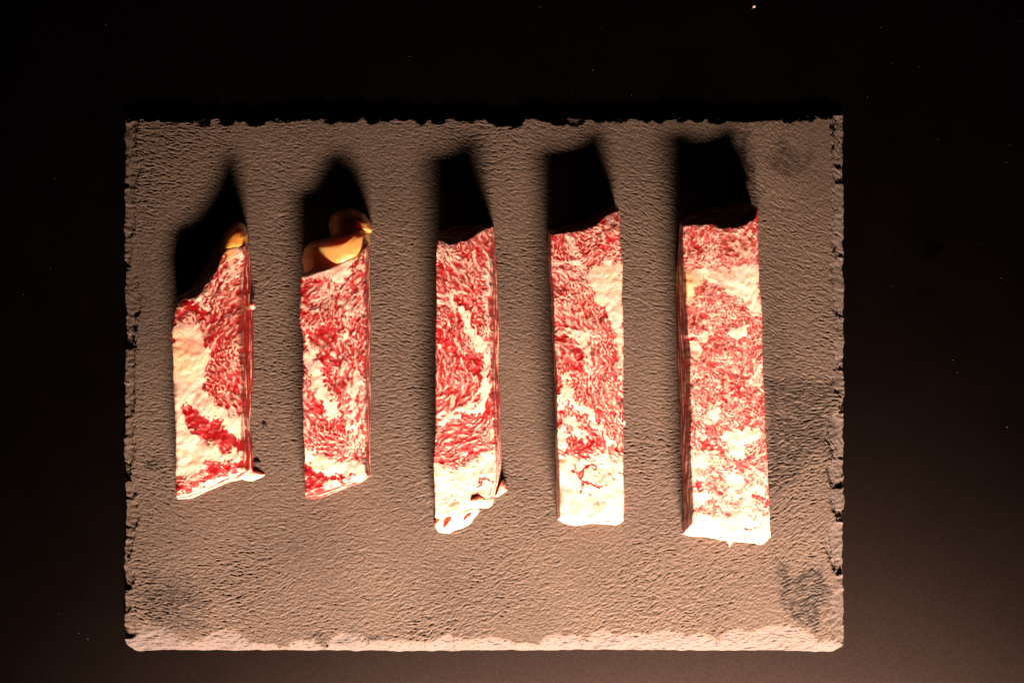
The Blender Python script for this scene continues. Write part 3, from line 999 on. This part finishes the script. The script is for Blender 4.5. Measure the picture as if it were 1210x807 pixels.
lump('fat_nub', [(735, 494), (738, 492), (740, 498), (738, 504), (735, 503)], const(30), M_WHITE, r4, o4, z0=12, seed=62, rough=0.5, nr=8, ns=24)

# ------------------------------------------------------------------ widest strip (rightmost)
T = dict(
    t=[(807, 267), (816, 265), (835, 263), (855, 267), (870, 269), (882, 265), (890, 257), (895, 247)],
    r=[(895, 247), (896, 270), (897, 300), (897.5, 325), (898.5, 344), (900, 375), (901, 437), (904, 481), (906.5, 537), (908, 574), (909.5, 597), (909.5, 622)],
    b=[(817, 620), (835, 624), (855, 627), (880, 630), (909.5, 626)],
    l=[(807, 267), (808, 310), (810, 326), (810.5, 362), (813, 387), (815, 412), (815, 460), (816, 499), (815.5, 520), (816.5, 562), (818.5, 600), (817, 620)])
T['r'][-1] = (909.5, 626)
B = dict(
    t=[(803.5, 262), (815, 254), (840, 244), (868, 237), (888, 240)],
    r=[(888, 240), (889, 325), (891, 375), (892, 437), (895, 481), (898, 537), (901, 597), (911, 634)],
    b=[(807, 631), (816, 634), (836, 634.5), (856, 639), (885, 641), (901, 644), (911, 634)],
    l=[(803.5, 262), (801, 300), (798.5, 325), (799, 350), (800, 380), (800.5, 425), (802, 450), (803, 499), (804, 537), (806.5, 562), (807, 600), (807, 631)])
fld = marbling(790, 230, 925, 655,
    [(825, 290, 130), (870, 285, 30), (830, 330, 0), (835, 350, 120), (870, 360, 35), (830, 380, 100), (870, 390, 20), (850, 420, 150), (885, 430, 90), (830, 440, 30), (870, 460, 30), (840, 480, 50), (880, 490, 40), (835, 520, 45), (890, 530, 150),
     (840, 560, 30), (870, 550, 25), (840, 590, 140), (890, 590, 50), (860, 610, 10)],
    [('p', [(806, 316), (830, 320), (855, 315), (899, 318), (899, 366), (889, 370), (880, 354), (864, 344), (850, 340), (834, 330), (824, 340), (815, 352), (808, 354)], 2.5, 3.0),
     ('p', [(855, 512), (880, 508), (897, 512), (891, 521), (880, 524), (877, 542), (864, 534)], 2, 2.6),
     ('b', (826, 540), 10, 2.2), ('b', (866, 570), 9, 2.0), ('b', (826, 588), 9, 2.0), ('b', (888, 450), 6, 1.0), ('b', (848, 488), 6, 1.4), ('b', (874, 392), 7, 1.8), ('s', [(812, 395), (830, 400), (840, 396)], 5, 1.0),
     ('b', (822, 412), 6, 1.6), ('s', [(838, 330), (846, 334)], 6, -1.6),
     ('s', [(813, 402), (824, 401)], 5, -1.6), ('s', [(830, 522), (842, 524), (852, 532)], 6, -1.5), ('s', [(842, 580), (848, 584)], 7, -1.6), ('s', [(892, 588), (908, 594)], 8, -1.5), ('s', [(826, 572), (836, 580)], 4, -1.4),
     ('s', [(817, 572), (826, 571)], 4, -1.4), ('s', [(818, 285), (826, 300)], 8, -0.9), ('s', [(880, 270), (893, 255)], 9, -1.0), ('s', [(850, 473), (858, 476)], 5, -1.6), ('s', [(868, 464), (872, 465)], 5, -1.4),
     ('p', [(808, 612), (830, 612), (860, 614), (912, 610), (914, 650), (808, 640)], 3, 2.8), ('p', [(814, 560), (912, 560), (912, 650), (814, 640)], 14, 0.5),
     ('s', [(886, 622), (899, 621)], 4, -4.0), ('s', [(864, 622), (870, 621)], 4, -2.6), ('s', [(872, 626), (884, 623)], 3, -1.8), ('s', [(884, 606), (890, 608)], 4, -1.5)],
    0.10, 505, 0.95, (0.55, 0.42, 0.12), 0.9, 2.0, 1.5)
r5, o5 = strip(5, T, B, 56, [(820, 290, 60), (885, 270, 60), (825, 610, 54), (900, 610, 54), (860, 450, 56)],
               fld, M_MEAT[2], 'widest beef strip with a white fat band crossing it near its far end', 55, edge=0.7, fillet=2.2,
               tallow_and_shade=[(800, 340, 26, 0.75)], wall_bias=-0.45)
lump('fat_flap', [(855, 628), (862, 624), (868, 628), (867, 638), (862, 647), (857, 638)], lambda x, y: 54 - 1.6 * (np.asarray(y, float) - 624), M_WHITE, r5, o5, z0=2, seed=71, rough=0.7, nr=14, ns=48)
lump('lean_shred', [(874, 262), (880, 252), (890, 246), (894, 242), (896, 248), (893, 258), (886, 266)], const(53), M_MEAT[0], r5, o5, z0=20, seed=72, rough=1.6, nr=14, ns=56)

# ================================================================== crumbs and specks
def crumb(name, px, py, r, z0, h, mat, label, seed):
    a = np.linspace(0, 2 * math.pi, 9)[:-1]
    rr = np.random.default_rng(seed)
    pts = [(px + r * rr.uniform(0.75, 1.2) * math.cos(t), py + r * rr.uniform(0.75, 1.2) * math.sin(t)) for t in a]
    x, y = world(px, py, 0)
    o = lump(name, pts, const(z0 + h), mat, None, (x, y, 0), z0=z0, seed=seed, rough=0.35, nr=8, ns=32)
    o.location = (x, y, 0)
    tag(o, label, 'crumb')
    return o


zt = -TH / S
crumb('crumb', 312.5, 502.5, 3.4, 0.0, 2.2, M_DARK, 'tiny round black crumb alone on the slate right of the deep red strip', 81)
crumb('crumb', 303, 546, 4.2, 0.0, 3.0, M_DARK, 'small black lump against the near right corner of the deep red strip', 82)  # low black lump at the foot of the strip's right side
crumb('crumb', 891, 8, 2.2, zt + 0.3, 2.5, M_CRUMB, 'tiny pale pink crumb on the black table beyond the far edge of the slate', 83)

# dust on the table: nobody could count it
rr = np.random.default_rng(90)
dv, dt_ = [], []
cnt = 0
while cnt < 130:
    px, py = rr.uniform(-40, 1250), rr.uniform(-40, 850)
    if X0 - 12 < px < X1 + 12 and Y0 - 12 < py < Y1 + 12:
        continue
    if px < 500 and rr.uniform() < 0.55:
        continue
    s_ = rr.uniform(0.12, 0.42) * (2.0 if rr.uniform() < 0.05 else 1.0)
    x, y = (px - CX) * S, -(py - CY) * S
    a0 = rr.uniform(0, 6.28)
    b0 = len(dv)
    for k in range(4):
        dv.append((x + s_ * S * math.cos(a0 + k * 1.57) * rr.uniform(0.5, 1.2), y + s_ * S * math.sin(a0 + k * 1.57) * rr.uniform(0.5, 1.2), -TH + 0.00003))
    dv.append((x, y, -TH + s_ * S * 0.8))
    for k in range(4):
        dt_.append((b0 + k, b0 + (k + 1) % 4, b0 + 4))
    cnt += 1
dust = mesh_np('dust', dv, np.zeros((0, 4), np.int32), None, M_DUST, None, False, dt_)
dust['kind'] = 'stuff'
dust['label'] = 'pale dust specks scattered over the black table'
